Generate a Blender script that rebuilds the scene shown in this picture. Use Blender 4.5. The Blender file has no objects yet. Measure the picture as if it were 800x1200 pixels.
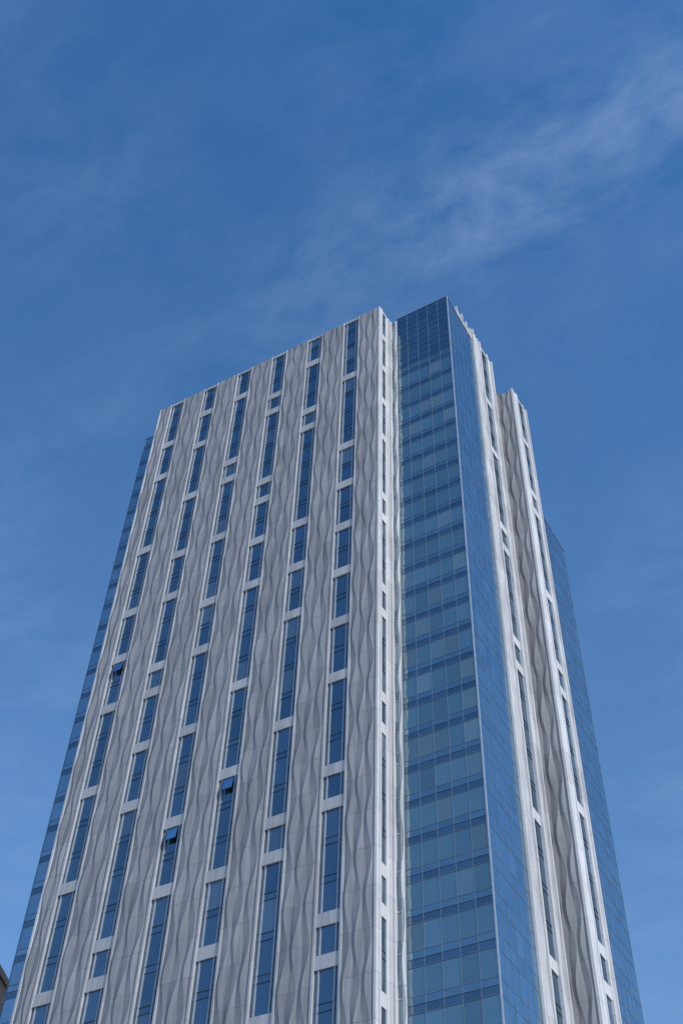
import bpy, math, random
from mathutils import Vector, Matrix
random.seed(7)
H=3.38
ZT=132.6
sc=bpy.context.scene
sc.view_settings.view_transform='Standard'; sc.view_settings.look='None'; sc.view_settings.exposure=0

# ---------------------------------------------------------------- materials
def newmat(n):
    m=bpy.data.materials.new(n); m.use_nodes=True
    nt=m.node_tree; nt.nodes.clear()
    o=nt.nodes.new('ShaderNodeOutputMaterial')
    return m,nt,o
def N(nt,t,**k):
    n=nt.nodes.new(t)
    for a,b in k.items(): setattr(n,a,b)
    return n
def ramp(nt,stops,interp='LINEAR'):
    r=nt.nodes.new('ShaderNodeValToRGB'); r.color_ramp.interpolation=interp
    e=r.color_ramp.elements
    e[0].position=stops[0][0]; e[0].color=(*stops[0][1],1)
    e[1].position=stops[1][0]; e[1].color=(*stops[1][1],1)
    for p,c in stops[2:]:
        x=e.new(p); x.color=(*c,1)
    return r
def math_(nt,op,a,b=None,c=None):
    n=nt.nodes.new('ShaderNodeMath'); n.operation=op
    for i,v in enumerate((a,b,c)):
        if v is None: continue
        if isinstance(v,(int,float)): n.inputs[i].default_value=v
        else: nt.links.new(v,n.inputs[i])
    return n.outputs[0]

def stone(name,c1,c2,joint=None,rough=.75,jdark=.55,stain=.8):
    m,nt,o=newmat(name); L=nt.links
    tc=N(nt,'ShaderNodeTexCoord')
    n1=N(nt,'ShaderNodeTexNoise'); n1.inputs['Scale'].default_value=.35; n1.inputs['Detail'].default_value=6
    L.new(tc.outputs['Object'],n1.inputs['Vector'])
    r=ramp(nt,[(.3,c1),(.7,c2)]); L.new(n1.outputs['Fac'],r.inputs[0])
    mp=N(nt,'ShaderNodeMapping'); mp.inputs['Scale'].default_value=(3,3,.12)
    L.new(tc.outputs['Object'],mp.inputs['Vector'])
    n2=N(nt,'ShaderNodeTexNoise'); n2.inputs['Scale'].default_value=1.2; n2.inputs['Detail'].default_value=5
    L.new(mp.outputs[0],n2.inputs['Vector'])
    r2=ramp(nt,[(.35,(stain,stain,stain*.99)),(.6,(1,1,1))]); L.new(n2.outputs['Fac'],r2.inputs[0])
    mx=N(nt,'ShaderNodeMix',data_type='RGBA',blend_type='MULTIPLY'); mx.inputs['Factor'].default_value=1
    L.new(r.outputs[0],mx.inputs['A']); L.new(r2.outputs[0],mx.inputs['B'])
    col=mx.outputs['Result']
    if joint:
        sp=N(nt,'ShaderNodeSeparateXYZ'); L.new(tc.outputs['Object'],sp.inputs[0])
        z=math_(nt,'DIVIDE',sp.outputs['Z'],joint)
        f=math_(nt,'FRACT',z)
        g=math_(nt,'LESS_THAN',f,.045/joint*1.3)
        wn=N(nt,'ShaderNodeTexWhiteNoise',noise_dimensions='2D')
        cb=N(nt,'ShaderNodeCombineXYZ')
        L.new(math_(nt,'FLOOR',z),cb.inputs[0]); L.new(math_(nt,'FLOOR',math_(nt,'DIVIDE',sp.outputs['X'],1.33)),cb.inputs[1])
        L.new(cb.outputs[0],wn.inputs['Vector'])
        tint=math_(nt,'MULTIPLY_ADD',wn.outputs['Value'],.18,.88)
        hs=N(nt,'ShaderNodeHueSaturation'); L.new(tint,hs.inputs['Value']); L.new(col,hs.inputs['Color'])
        m3=N(nt,'ShaderNodeMix',data_type='RGBA'); L.new(g,m3.inputs['Factor'])
        L.new(hs.outputs[0],m3.inputs['A']); m3.inputs['B'].default_value=(c1[0]*(1-jdark),c1[1]*(1-jdark),c1[2]*(1-jdark),1)
        col=m3.outputs['Result']
    b=N(nt,'ShaderNodeBsdfPrincipled'); b.inputs['Roughness'].default_value=rough
    L.new(col,b.inputs['Base Color'])
    n3=N(nt,'ShaderNodeTexNoise'); n3.inputs['Scale'].default_value=9; n3.inputs['Detail'].default_value=4
    L.new(tc.outputs['Object'],n3.inputs['Vector'])
    bp=N(nt,'ShaderNodeBump'); bp.inputs['Strength'].default_value=.15; bp.inputs['Distance'].default_value=.02
    L.new(n3.outputs['Fac'],bp.inputs['Height']); L.new(bp.outputs[0],b.inputs['Normal'])
    L.new(b.outputs[0],o.inputs[0])
    return m

def glass(name,dark,light,thr,tintc,refl,rough=.03,bump=.02,var=.22):
    """coated curtain wall glass: random interiors (blinds) below a strong reflective coat"""
    m,nt,o=newmat(name); L=nt.links
    g=N(nt,'ShaderNodeNewGeometry')
    r=ramp(nt,[(0,dark),(thr,tuple(x*1.7 for x in dark))]); 
    e=r.color_ramp.elements.new(min(thr+.02,.98)); e.color=(*[x*.6 for x in light],1)
    e=r.color_ramp.elements.new(1.0); e.color=(*light,1)
    L.new(g.outputs['Random Per Island'],r.inputs[0])
    tc=N(nt,'ShaderNodeTexCoord')
    b=N(nt,'ShaderNodeBsdfPrincipled'); b.inputs['Roughness'].default_value=.4
    b.inputs['Specular IOR Level'].default_value=.2
    L.new(r.outputs[0],b.inputs['Base Color'])
    gl=N(nt,'ShaderNodeBsdfGlossy'); gl.inputs['Roughness'].default_value=rough
    hs=N(nt,'ShaderNodeHueSaturation'); hs.inputs['Color'].default_value=(*tintc,1)
    rv=math_(nt,'FRACT',math_(nt,'MULTIPLY',g.outputs['Random Per Island'],37.13))
    L.new(math_(nt,'MULTIPLY_ADD',rv,var,1-var*.6),hs.inputs['Value'])
    L.new(hs.outputs[0],gl.inputs['Color'])
    n3=N(nt,'ShaderNodeTexNoise'); n3.inputs['Scale'].default_value=.7; n3.inputs['Detail'].default_value=1
    L.new(tc.outputs['Object'],n3.inputs['Vector'])
    bp=N(nt,'ShaderNodeBump'); bp.inputs['Strength'].default_value=1; bp.inputs['Distance'].default_value=bump
    L.new(n3.outputs['Fac'],bp.inputs['Height']); L.new(bp.outputs[0],gl.inputs['Normal'])
    lw=N(nt,'ShaderNodeFresnel'); lw.inputs[0].default_value=1.6
    fac=math_(nt,'ADD',math_(nt,'MULTIPLY',lw.outputs[0],1-refl),refl)
    mx=N(nt,'ShaderNodeMixShader'); L.new(fac,mx.inputs[0]); L.new(b.outputs[0],mx.inputs[1]); L.new(gl.outputs[0],mx.inputs[2])
    L.new(mx.outputs[0],o.inputs[0])
    return m
def plain(name,c,rough=.5,metal=0,nscale=2,var=.12):
    m,nt,o=newmat(name); L=nt.links
    tc=N(nt,'ShaderNodeTexCoord'); n=N(nt,'ShaderNodeTexNoise'); n.inputs['Scale'].default_value=nscale; n.inputs['Detail'].default_value=5
    L.new(tc.outputs['Object'],n.inputs['Vector'])
    r=ramp(nt,[(.3,tuple(x*(1-var) for x in c)),(.7,tuple(min(1,x*(1+var)) for x in c))]); L.new(n.outputs['Fac'],r.inputs[0])
    b=N(nt,'ShaderNodeBsdfPrincipled'); b.inputs['Roughness'].default_value=rough; b.inputs['Metallic'].default_value=metal
    L.new(r.outputs[0],b.inputs['Base Color']); L.new(b.outputs[0],o.inputs[0])
    return m
M={}
M['precast']=stone('precast_concrete',(.315,.315,.335),(.385,.385,.405),joint=H*1.0,jdark=.3)
M['white']=stone('white_precast_trim',(.63,.63,.645),(.71,.71,.725),stain=.86,joint=H,jdark=.3)
M['fin']=stone('silver_fin',(.49,.49,.51),(.57,.57,.59),stain=.84,joint=H,jdark=.3)
M['trim']=stone('grey_precast_trim',(.52,.52,.535),(.60,.60,.615),stain=.84,joint=H,jdark=.3)
M['win']=glass('window_glass',(.008,.020,.034),(.09,.12,.14),.84,(.44,.59,.72),.34)
M['dark']=glass('spandrel_glass',(.01,.022,.038),(.03,.05,.07),.8,(.44,.61,.76),.32)
M['teal']=glass('vision_glass',(.05,.10,.125),(.15,.21,.22),.72,(.54,.72,.79),.32,bump=.03)
M['blue']=glass('curtain_wall_glass',(.015,.045,.08),(.04,.09,.13),.85,(.62,.78,.89),.52,var=.13)
M['band']=glass('spandrel_band_glass',(.02,.05,.08),(.05,.09,.12),.8,(.56,.74,.85),.40,var=.1)
M['mul']=plain('aluminium_mullion',(.20,.26,.32),.4,.3)
M['lmul']=plain('light_aluminium',(.42,.46,.5),.4,.2)
M['dmul']=plain('dark_frame',(.05,.06,.07),.4,.2)
M['body']=plain('concrete_core',(.12,.12,.12),.9)

# ---------------------------------------------------------------- mesh builder
class MB:
    def __init__(s,name): s.n=name; s.v=[]; s.f=[]; s.m=[]; s.mats=[]
    def mi(s,k):
        if k not in s.mats: s.mats.append(k)
        return s.mats.index(k)
    def face(s,pts,k):
        b=len(s.v); s.v+= [tuple(p) for p in pts]; s.f.append(tuple(range(b,b+len(pts)))); s.m.append(s.mi(k))
    def box(s,F,s0,s1,d0,d1,z0,z1,k):
        b=len(s.v)
        for z in (z0,z1):
            for (a,d) in ((s0,d0),(s1,d0),(s1,d1),(s0,d1)): s.v.append(F(a,d,z))
        mi=s.mi(k)
        for q in ((0,1,2,3),(7,6,5,4),(0,4,5,1),(1,5,6,2),(2,6,7,3),(3,7,4,0)):
            s.f.append(tuple(b+i for i in q)); s.m.append(mi)
    def pane(s,F,s0,s1,d,z0,z1,k,tilt=0):
        j=random.uniform(-.006,.006); j2=random.uniform(-.006,.006)
        s.face([F(s0,d+j,z0),F(s1,d+j2,z0),F(s1,d-j,z1),F(s0,d-j2,z1)],k)
    def wavy(s,F,s0,s1,z0,z1,n,phase=0,D=.165,k='precast',A=.24,Lw=2*H,base=0.0):
        """precast panels with alternating twisted ridges: each ridge crest swings left/right
        and its lens-shaped facets open and close once every two storeys"""
        s.box(F,s0,s1,-.45,base-.06,z0,z1-.1,k)
        w=(s1-s0)/n; st=.42; rows=int((z1-z0)/st)+1
        cols=2*n+1; b=len(s.v)
        for r in range(rows+1):
            z=z0+(z1-z0)*r/rows
            for j in range(cols):
                x=s0+w*j/2; t=2*math.pi*z/Lw+phase
                if j%2:
                    sg=1 if (j//2)%2==0 else -1
                    x+=sg*A*w*math.sin(t); d=D*(.75+.25*math.cos(t+(j//2)*math.pi+.8))
                else:
                    d=.0
                    if 0<j<cols-1: x+=A*.55*w*math.sin(t+1.1); d=.03
                s.v.append(F(x,base+d,z))
        mi=s.mi(k)
        for r in range(rows):
            for j in range(cols-1):
                a=b+r*cols+j
                s.f.append((a,a+1,a+1+cols,a+cols)); s.m.append(mi)
        top=[F(s0,-.45,z1)]+[s.v[b+rows*cols+j] for j in range(cols)]+[F(s1,-.45,z1)]
        s.face(top[::-1],'white')
    def build(s,parent):
        me=bpy.data.meshes.new(s.n); me.from_pydata(s.v,[],s.f)
        for k in s.mats: me.materials.append(M[k])
        me.polygons.foreach_set('material_index',s.m); me.update()
        ob=bpy.data.objects.new(s.n,me); sc.collection.objects.link(ob); ob.parent=parent
        return ob
def frame(o,a,n):
    def F(s,d,z): return (o[0]+a[0]*s+n[0]*d, o[1]+a[1]*s+n[1]*d, z)
    return F

def column(mb,F,c,bounds,ztop,zbot,main=1.3,slit=.3,fin=.25,mul=.1,opens=(),fd=.22,fk='trim',gd=-.13,md=.1,over=.1):
    half=main/2+mul+slit+fin if slit>0 else main/2+fin
    x0=c-half
    for a in (x0,c+half-fin):
        mb.box(F,a,a+fin,-.32,fd,zbot,ztop+over,fk)
    bs=[b for b in bounds]
    nmax=int((ztop-zbot)/H)
    while bs[-1]<nmax: bs.append(bs[-1]+random.choice((1,2,2,3,3,4)))
    prev=ztop-.35
    mb.box(F,x0+fin,c+half-fin,-.3,.02,ztop-.35,ztop+.05,fk)
    for i,bn in enumerate(bs):
        zc=ZT-bn*H
        if zc-.6<zbot: 
            zs1=zbot+.01; zs0=zbot
        else: zs1=zc+.55; zs0=zc-.55
        z1=prev; z0=zs1
        if z1-z0>.3:
            n=math.floor((ZT-z1)/H-.7)+1+.7
            zz=ZT-n*H
            lo=z1
            segs=[]
            while zz>z0+1.0:
                if zz<z1-1.0:
                    segs.append((zz+.3,lo,'win')); segs.append((zz-.3,zz+.3,'dark')); lo=zz-.3
                zz-=H
            segs.append((z0,lo,'win'))
            for (a,b2,kk) in segs:
                op=(kk=='win' and (round((ZT-b2)/H) in opens))
                mb.pane(F,c-main/2,c+main/2,gd-(.06 if op else 0),a+.03,b2-.03,('dark' if op else kk))
                if op:   # opened awning sash
                    h=min(1.2,b2-a-.2); zt=b2-.1
                    o1=.2
                    P=[F(c-main/2+.04,gd+.1,zt),F(c+main/2-.04,gd+.1,zt),F(c+main/2-.04,gd+.1+o1,zt-h),F(c-main/2+.04,gd+.1+o1,zt-h)]
                    mb.face(P,'dark')
                    ce=sum((Vector(x) for x in P),Vector())/4
                    for q in range(4):
                        p=Vector(P[q]); r=Vector(P[(q+1)%4])
                        pi=p+(ce-p)*.08; ri=r+(ce-r)*.08
                        dn=Vector(F(0,.03,0))-Vector(F(0,0,0))
                        mb.face([p+dn,r+dn,ri+dn,pi+dn],'dmul')
                mb.box(F,c-main/2,c+main/2,gd-.1,gd+.04,a-.025,a+.025,'dmul')
                if slit>0:
                    for sx in (x0+fin,c+main/2+mul):
                        mb.pane(F,sx,sx+slit,gd-.03,a+.02,b2-.02,'dark')
            if slit>0:
                for sx in (c-main/2-mul,c+main/2):
                    mb.box(F,sx,sx+mul,gd-.1,gd+md,z0,z1,'lmul')
        if zs1-zs0>.1:
            mb.box(F,x0+fin,c+half-fin,-.3,.0+.02*((i*7)%3)/2,zs0,zs1,fk)
        prev=zs0
        if zc-.6<zbot: break
    mb.box(F,x0+fin,c+half-fin,-.5,-.31,zbot,ztop,'body')

def curtain(mb,F,s0,s1,ztop,zbot,n,vis='teal',sp='blue',louv=3.4,md=.03,mw=.035,split=True,mk='mul'):
    w=(s1-s0)/n
    zl=ztop-louv*H
    if louv:
        z=ztop
        while z>zl:
            zz=max(z-1.2,zl)
            for i in range(n): mb.pane(F,s0+i*w,s0+(i+1)*w,0,zz+.01,z-.01,'dark')
            mb.box(F,s0,s1,-.05,md*.6,zz-.02,zz+.02,'dmul')
            z=zz
    k=math.floor((ZT-zl)/H-.7)+.7
    z=zl
    while z>zbot+.2:
        k+=1
        zc=ZT-k*H
        a=max(zc+.62,zbot); 
        if z-a>.1:
            for i in range(n):
                mb.pane(F,s0+i*w,s0+(i+1)*w,0,a+.02,z-.02,vis)
        if zc-.62<=zbot: break
        for i in range(n):
            if split:
                mb.pane(F,s0+i*w,s0+(i+1)*w,0.0,zc+.02,zc+.6,sp)
                mb.pane(F,s0+i*w,s0+(i+1)*w,0.0,zc-.6,zc-.02,'dark')
            else: mb.pane(F,s0+i*w,s0+(i+1)*w,0.0,zc-.6,zc+.6,sp)
        mb.box(F,s0,s1,-.05,md,zc+.6,zc+.64,mk)
        if split: mb.box(F,s0,s1,-.05,md*.7,zc-.015,zc+.015,'dmul')
        mb.box(F,s0,s1,-.05,md,zc-.64,zc-.6,mk)
        z=zc-.65
    for i in range(n+1):
        x=s0+i*w
        mb.box(F,x-mw/2,x+mw/2,-.05,md+.01,zbot,ztop+.02,mk)
    # backing wall held clear of the neighbouring glass plane at the corners
    mb.box(F,s0+.1,s1-.1,-.4,-.07,zbot,ztop-.02,'body')
    zo=random.uniform(.0,.03)
    mb.box(F,s0-.02,s1+.02,-.42,md+.03,ztop+.025+zo,ztop+.15+zo,mk)

# ---------------------------------------------------------------- tower
tower=bpy.data.objects.new('high_rise_tower',None); sc.collection.objects.link(tower)
tower.location=(3.74,77.45,0); tower.rotation_euler=(0,0,math.atan2(-.521,.854))
ZB=7.0
W=33.6
F1=frame((-W,0),(1,0),(0,-1))
mb=MB('ribbed_facade')
cs=[2.93+5.324*i for i in range(6)]
bd=[[2.7,4.7,8.7,11.7,13.7,15.7,18.7,21.7,24.7,26.7],
    [1.7,3.7,6.7,9.7,11.7,14.7,15.7,17.7,19.7,23.7,24.7,27.7],
    [1.7,5.7,6.7,9.7,12.7,14.7,17.7,20.7,22.7,26.7],
    [2.7,3.7,7.7,8.7,10.7,12.7,16.7,19.7,22.7,24.7,28.7],
    [1.7,4.7,5.7,10.7,12.7,14.7,18.7,21.7,22.7,26.7],
    [3.7,7.7,9.7,11.7,13.7,15.7,17.7,20.7,21.7,24.7,25.7,28.7]]
op=[(14,),(),(21,),(20,),(),()]
ch=.62+.09+.32+.18
for c,b,oo in zip(cs,bd,op): column(mb,F1,c,b,ZT,ZB,opens=oo,main=1.24,fin=.18,mul=.09,slit=.32,fd=.10,fk='fin')
mb.wavy(F1,.2,cs[0]-ch,ZB,ZT,2,phase=0)
for i in range(5):
    mb.wavy(F1,cs[i]+ch,cs[i+1]-ch,ZB,ZT,3,phase=i*1.9+.4)
mb.wavy(F1,cs[5]+ch,W-.2,ZB,ZT,3,phase=2.2)
mb.box(F1,0,.2,-.5,.1,ZB,ZT+.1,'white')
mb.box(F1,W-.2,W,-.3,.1,ZB,ZT+.1,'white')
mb.build(tower)

F2=frame((0,0),(0,1),(1,0))
mb=MB('corner_return')
mb.box(F2,.31,.5,-.4,.08,ZB,ZT+.1,'white')
column(mb,F2,1.05,[1.7,3.7,5.7,7.7,10.7,11.7,14.7,15.7,18.7,19.7,23.7,24.7,26.7],ZT,ZB,main=.78,slit=0,fin=.15,fd=.03,fk='white',gd=-.08)
mb.box(F2,1.6,2.35,-.4,.0,ZB,ZT,'white')
mb.box(F2,1.95,2.15,-.1,.12,ZB,ZT+.1,'white')
F3=frame((0,2.67),(1,0),(0,-1))
mb.box(F3,-.3,.22,-.3,.3,ZB,ZT-.03,'white')
z=ZB
while z<ZT-.5:
    z1=min(z+H,ZT-.2)
    mb.pane(F3,.22,.7,-.12,z,z1-1.1,'teal'); mb.pane(F3,.22,.7,-.12,z1-1.1,z1,'dark')
    mb.box(F3,.22,.7,-.5,-.06,z1-1.14,z1-1.06,'white')
    z+=H
mb.wavy(F3,.62,1.0,ZB,ZT-.3,1,D=.14,k='white',Lw=2*H,A=.35)
mb.build(tower)

mb=MB('corner_curtain_wall')
curtain(mb,F3,1.02,7.97,ZT,ZB,5,sp='band')
F4=frame((7.97,2.67),(0,1),(1,0))
curtain(mb,F4,.0,7.3,ZT,ZB,6,vis='blue',sp='blue',louv=0.0,split=False,md=.02,mw=.03)
mb.box(F3,7.93,8.03,-.1,.06,ZB,ZT+.22,'lmul')
mb.build(tower)

mb=MB('side_curtain_wall')
F5=frame((-37.86,2.7),(1,0),(0,-1))
curtain(mb,F5,0,4.3,130.4+1.6,ZB,3,vis='blue',sp='blue',louv=0)
F6=frame((-37.86,2.7),(0,1),(-1,0))
curtain(mb,F6,0,25.0,130.4+1.6,ZB,16,vis='blue',sp='blue',louv=0)
F6b=frame((-33.6,0),(0,1),(-1,0))
mb.box(F6b,.3,2.69,-.4,-.004,ZB,ZT-.01,'precast')
mb.build(tower)

mb=MB('ribbed_side_bay')
ZC=133.5+1.6
v0=2.67
mb.wavy(F4,3.3,7.32,ZT-.2,ZC,3,D=.25,base=-.42,k='white')
mb.box(F4,3.3,3.5,-.5,-.1,ZT-.2,ZC+.3,'white')
for x in (4.6,5.9,7.0): mb.box(F4,x,x+.22,-.4,.0,ZT-.1,ZC+.3,'white')
mb.box(F4,7.32,7.55,-.4,.25,ZB,ZC+.3,'white')
mb.wavy(F4,7.55,9.4,ZB,ZC,2,phase=1.0,D=.25,k='trim')
column(mb,F4,10.7,[2.7,5.7,9.7,10.7,14.7,15.7,20.7,24.7,27.7],ZC,ZB,main=2.0,slit=0,fin=.3,fd=.2,fk='white',gd=-.1,md=.05,over=.3)
mb.wavy(F4,12.0,13.0,ZB,ZC,1,phase=2.0,D=.22,k='trim')
mb.box(F4,13.0,13.25,-.4,.25,ZB,ZC+.3,'white')
mb.build(tower)

mb=MB('projecting_ribbed_bay')
ZP=127+1.6
F7=frame((7.5,v0+14),(1,0),(0,-1))
mb.wavy(F7,.0,2.5,ZB,ZP,3,phase=.5,D=.2)
mb.box(F7,2.5,2.73,-.4,.15,ZB,ZP+.3,'white')
F8=frame((10.23,v0+14),(0,1),(1,0))
mb.wavy(F8,.42,1.0,ZB,ZP,1,phase=.5,D=.18,k='white')
column(mb,F8,2.1,[1.7+2,6.7,7.7,11.7,14.7,15.7,19.7,23.7,24.7,28.7],ZP,ZB,main=1.7,slit=0,fin=.25,fd=.12,fk='white',gd=-.1,md=.05,over=.3)
mb.wavy(F8,3.2,3.8,ZB,ZP,1,phase=1.5,D=.18,k='trim')
mb.box(F8,3.8,4.0,-.4,.2,ZB,ZP+.3,'white')
mb.build(tower)

mb=MB('lower_glazed_wing')
ZW=107.2+1.6
F9=frame((10.1,v0+18.02),(0,1),(1,0))
curtain(mb,F9,0,7.2,ZW,ZB,6,vis='blue',sp='blue',louv=0,split=False,md=.02,mw=.03)
F10=frame((10.1,v0+25.22),(-1,0),(0,1))
curtain(mb,F10,.0,40,ZW,ZB,26,vis='blue',sp='dark',louv=0,split=False)
mb.build(tower)

mb=MB('building_core')
G=frame((0,0),(1,0),(0,1))
mb.box(G,-33.1,-.55,.55,27.0,0,ZT-1.1,'body')
mb.box(G,-37.4,7.45,3.25,15.3,0,ZT-1.0,'body')
mb.box(G,-20,7.2,6.4,15.2,ZT-1.03,ZC-.8,'body')
mb.box(G,-30,9.7,17.15,20.2,0,ZP-.7,'body')
mb.box(G,-37.3,9.6,17.25,27.3,0,ZW-.6,'body')
mb.box(G,-19.9,7.1,15.15,26,ZT-1.4,ZC-.9,'body')
mb.box(G,6.9,7.85,v0+13.0,v0+14.1,0,ZP-1.2,'precast')
mb.build(tower)
mb=MB('lobby_podium')
curtain(mb,frame((-38.5,-.6),(1,0),(0,-1)),0,47,6.6,.2,24,vis='win',sp='dark',louv=0)
curtain(mb,frame((8.5,-.6),(0,1),(1,0)),0,29,6.6,.2,15,vis='win',sp='dark',louv=0)
mb.box(G,-39,8.9,-1.6,29,6.62+.2,6.99,'white')
mb.box(G,-38,8.0,-.1,28.4,0.15,6.6,'body')
mb.build(tower)

# ---------------------------------------------------------------- neighbouring building
M['brick']=stone('brown_brick',(.20,.13,.10),(.27,.18,.14),joint=3.5)
nb=bpy.data.objects.new('brick_office_building',None); sc.collection.objects.link(nb)
nb.location=(-60.5,150,0); nb.rotation_euler=(0,0,math.radians(-8))
mb=MB('walls')
HB=80.5
mb.box(G,-18,18,0,30,0,HB,'brick')
mb.box(G,-18.3,18.3,-.3,30.3,HB,HB+1,'brick')
mb.build(nb)
mb=MB('windows')
for F,wd in ((frame((-18,0),(1,0),(0,-1)),36),(frame((18,0),(0,1),(1,0)),30)):
    n=int(wd/4)
    for i in range(n):
        for k in range(22):
            a=1.2+i*wd/n
            mb.pane(F,a,a+2,.03,1+k*3.5,3+k*3.5,'win')
            mb.box(F,a-.1,a+2.1,0.002,.18,.85+k*3.5,.98+k*3.5,'white')
mb.build(nb)

# ---------------------------------------------------------------- ground, street
M['ground']=plain('ground_paving',(.22,.21,.2),.9,0,.3)
M['asphalt']=plain('asphalt_mat',(.05,.05,.052),.9,0,3)
M['paint']=plain('road_paint',(.75,.75,.72),.7)
M['side']=stone('paving_slabs',(.30,.29,.28),(.36,.35,.33),rough=.9)
def single(name,fn):
    mb=MB(name); fn(mb); return mb.build(None)
single('ground',lambda m:m.face([(-2500,-2500,0),(2500,-2500,0),(2500,2500,0),(-2500,2500,0)],'ground'))
def road(m):
    m.face([(-800,-14,.006),(800,-14,.006),(800,4,.006),(-800,4,.006)],'asphalt')
    for i in range(-60,60): m.face([(i*9,-5.08,.012),(i*9+3,-5.08,.012),(i*9+3,-4.92,.012),(i*9,-4.92,.012)],'paint')
r=single('road',road); 
R=Matrix.Rotation(math.atan2(-.521,.854),4,'Z')
r.matrix_world=Matrix.Translation((0,30,0))@R
def walk(m):
    m.box(G,-800,800,4,7.5,-.02,.14,'side'); m.box(G,-800,800,-40,-14,-.02,.14,'side')
w=single('pavement',walk); w.matrix_world=Matrix.Translation((0,30,0))@R

# ---------------------------------------------------------------- sky
sunv=Vector((.64,-.73,0)).normalized(); el=math.radians(36)
saz=math.atan2(sunv.x,sunv.y)
wd=bpy.data.worlds.new('World'); sc.world=wd; wd.use_nodes=True
nt=wd.node_tree; nt.nodes.clear(); L=nt.links
out=N(nt,'ShaderNodeOutputWorld'); bg=N(nt,'ShaderNodeBackground'); bg.inputs['Strength'].default_value=.15
sky=N(nt,'ShaderNodeTexSky',sky_type='NISHITA'); sky.sun_disc=False
sky.sun_elevation=el; sky.sun_rotation=saz; sky.air_density=1.15; sky.dust_density=.3; sky.ozone_density=2.0; sky.altitude=100
hs=N(nt,'ShaderNodeHueSaturation'); hs.inputs['Saturation'].default_value=1.34; hs.inputs['Hue'].default_value=.503; hs.inputs['Value'].default_value=1.13
L.new(sky.outputs[0],hs.inputs['Color'])
tc=N(nt,'ShaderNodeTexCoord'); sp=N(nt,'ShaderNodeSeparateXYZ'); L.new(tc.outputs['Generated'],sp.inputs[0])
zc=math_(nt,'MAXIMUM',sp.outputs['Z'],.06)
cb=N(nt,'ShaderNodeCombineXYZ'); L.new(math_(nt,'DIVIDE',sp.outputs['X'],zc),cb.inputs[0]); L.new(math_(nt,'DIVIDE',sp.outputs['Y'],zc),cb.inputs[1])
m0=N(nt,'ShaderNodeMapping'); m0.inputs['Rotation'].default_value=(0,0,math.radians(34))
L.new(cb.outputs[0],m0.inputs['Vector'])
mp=N(nt,'ShaderNodeMapping'); mp.inputs['Scale'].default_value=(3.4,5.6,1); mp.inputs['Location'].default_value=(3.6,1.2,0)
L.new(m0.outputs[0],mp.inputs['Vector'])
n1=N(nt,'ShaderNodeTexNoise'); n1.inputs['Scale'].default_value=2.1; n1.inputs['Detail'].default_value=10; n1.inputs['Roughness'].default_value=.66; n1.inputs['Distortion'].default_value=.35
L.new(mp.outputs[0],n1.inputs['Vector'])
r1=ramp(nt,[(.37,(0,0,0)),(.8,(1,1,1))]); L.new(n1.outputs['Fac'],r1.inputs[0])
n2=N(nt,'ShaderNodeTexNoise'); n2.inputs['Scale'].default_value=2.4; n2.inputs['Detail'].default_value=3
L.new(cb.outputs[0],n2.inputs['Vector'])
r2=ramp(nt,[(.40,(.12,.12,.12)),(.66,(1,1,1))]); L.new(n2.outputs['Fac'],r2.inputs[0])
s2=N(nt,'ShaderNodeSeparateXYZ'); L.new(m0.outputs[0],s2.inputs[0])
# cirrus band: strongest towards +X, tailing off to -X
dist=math_(nt,'ABSOLUTE',math_(nt,'SUBTRACT',s2.outputs['Y'],.462))
band=N(nt,'ShaderNodeMapRange',interpolation_type='SMOOTHSTEP'); L.new(dist,band.inputs[0])
band.inputs[1].default_value=0; band.inputs[2].default_value=.13; band.inputs[3].default_value=1.0; band.inputs[4].default_value=0
tail=N(nt,'ShaderNodeMapRange',interpolation_type='SMOOTHSTEP'); L.new(s2.outputs['X'],tail.inputs[0])
tail.inputs[1].default_value=-.55; tail.inputs[2].default_value=-.15; tail.inputs[3].default_value=.25; tail.inputs[4].default_value=1
mask=math_(nt,'MAXIMUM',math_(nt,'MULTIPLY',r2.outputs[0],.5),math_(nt,'MULTIPLY',band.outputs[0],tail.outputs[0]))
f=math_(nt,'MULTIPLY',math_(nt,'MULTIPLY',r1.outputs[0],mask),.56)
hz=N(nt,'ShaderNodeMapRange'); L.new(sp.outputs['Z'],hz.inputs[0])
hz.inputs[1].default_value=.98; hz.inputs[2].default_value=.35; hz.inputs[3].default_value=.0; hz.inputs[4].default_value=.26
f=math_(nt,'ADD',f,hz.outputs[0])
mx=N(nt,'ShaderNodeMix',data_type='RGBA'); L.new(f,mx.inputs['Factor']); L.new(hs.outputs[0],mx.inputs['A']); mx.inputs['B'].default_value=(2.2,3.1,4.9,1)
L.new(mx.outputs['Result'],bg.inputs['Color']); L.new(bg.outputs[0],out.inputs[0])

sd=bpy.data.lights.new('sun','SUN'); sd.energy=2.8; sd.angle=math.radians(.5); sd.color=(1,.965,.925)
so=bpy.data.objects.new('sun',sd); sc.collection.objects.link(so)
d=Vector((sunv.x*math.cos(el),sunv.y*math.cos(el),math.sin(el)))
so.rotation_euler=d.to_track_quat('Z','Y').to_euler()

# ---------------------------------------------------------------- camera
cam=bpy.data.cameras.new('camera'); co=bpy.data.objects.new('camera',cam); sc.collection.objects.link(co); sc.camera=co
cam.sensor_fit='VERTICAL'; cam.sensor_height=36; cam.lens=42; cam.clip_end=6000
th=math.atan(1400/1191); ro=math.atan(50/1190)
R0=Vector((1,0,0)); U0=Vector((0,-math.sin(th),math.cos(th))); Fw=Vector((0,math.cos(th),math.sin(th)))
X=R0*math.cos(ro)+U0*math.sin(ro); Y=-R0*math.sin(ro)+U0*math.cos(ro)
m=Matrix((X,Y,-Fw)).transposed().to_4x4(); m.translation=(0,0,1.6)
co.matrix_world=m
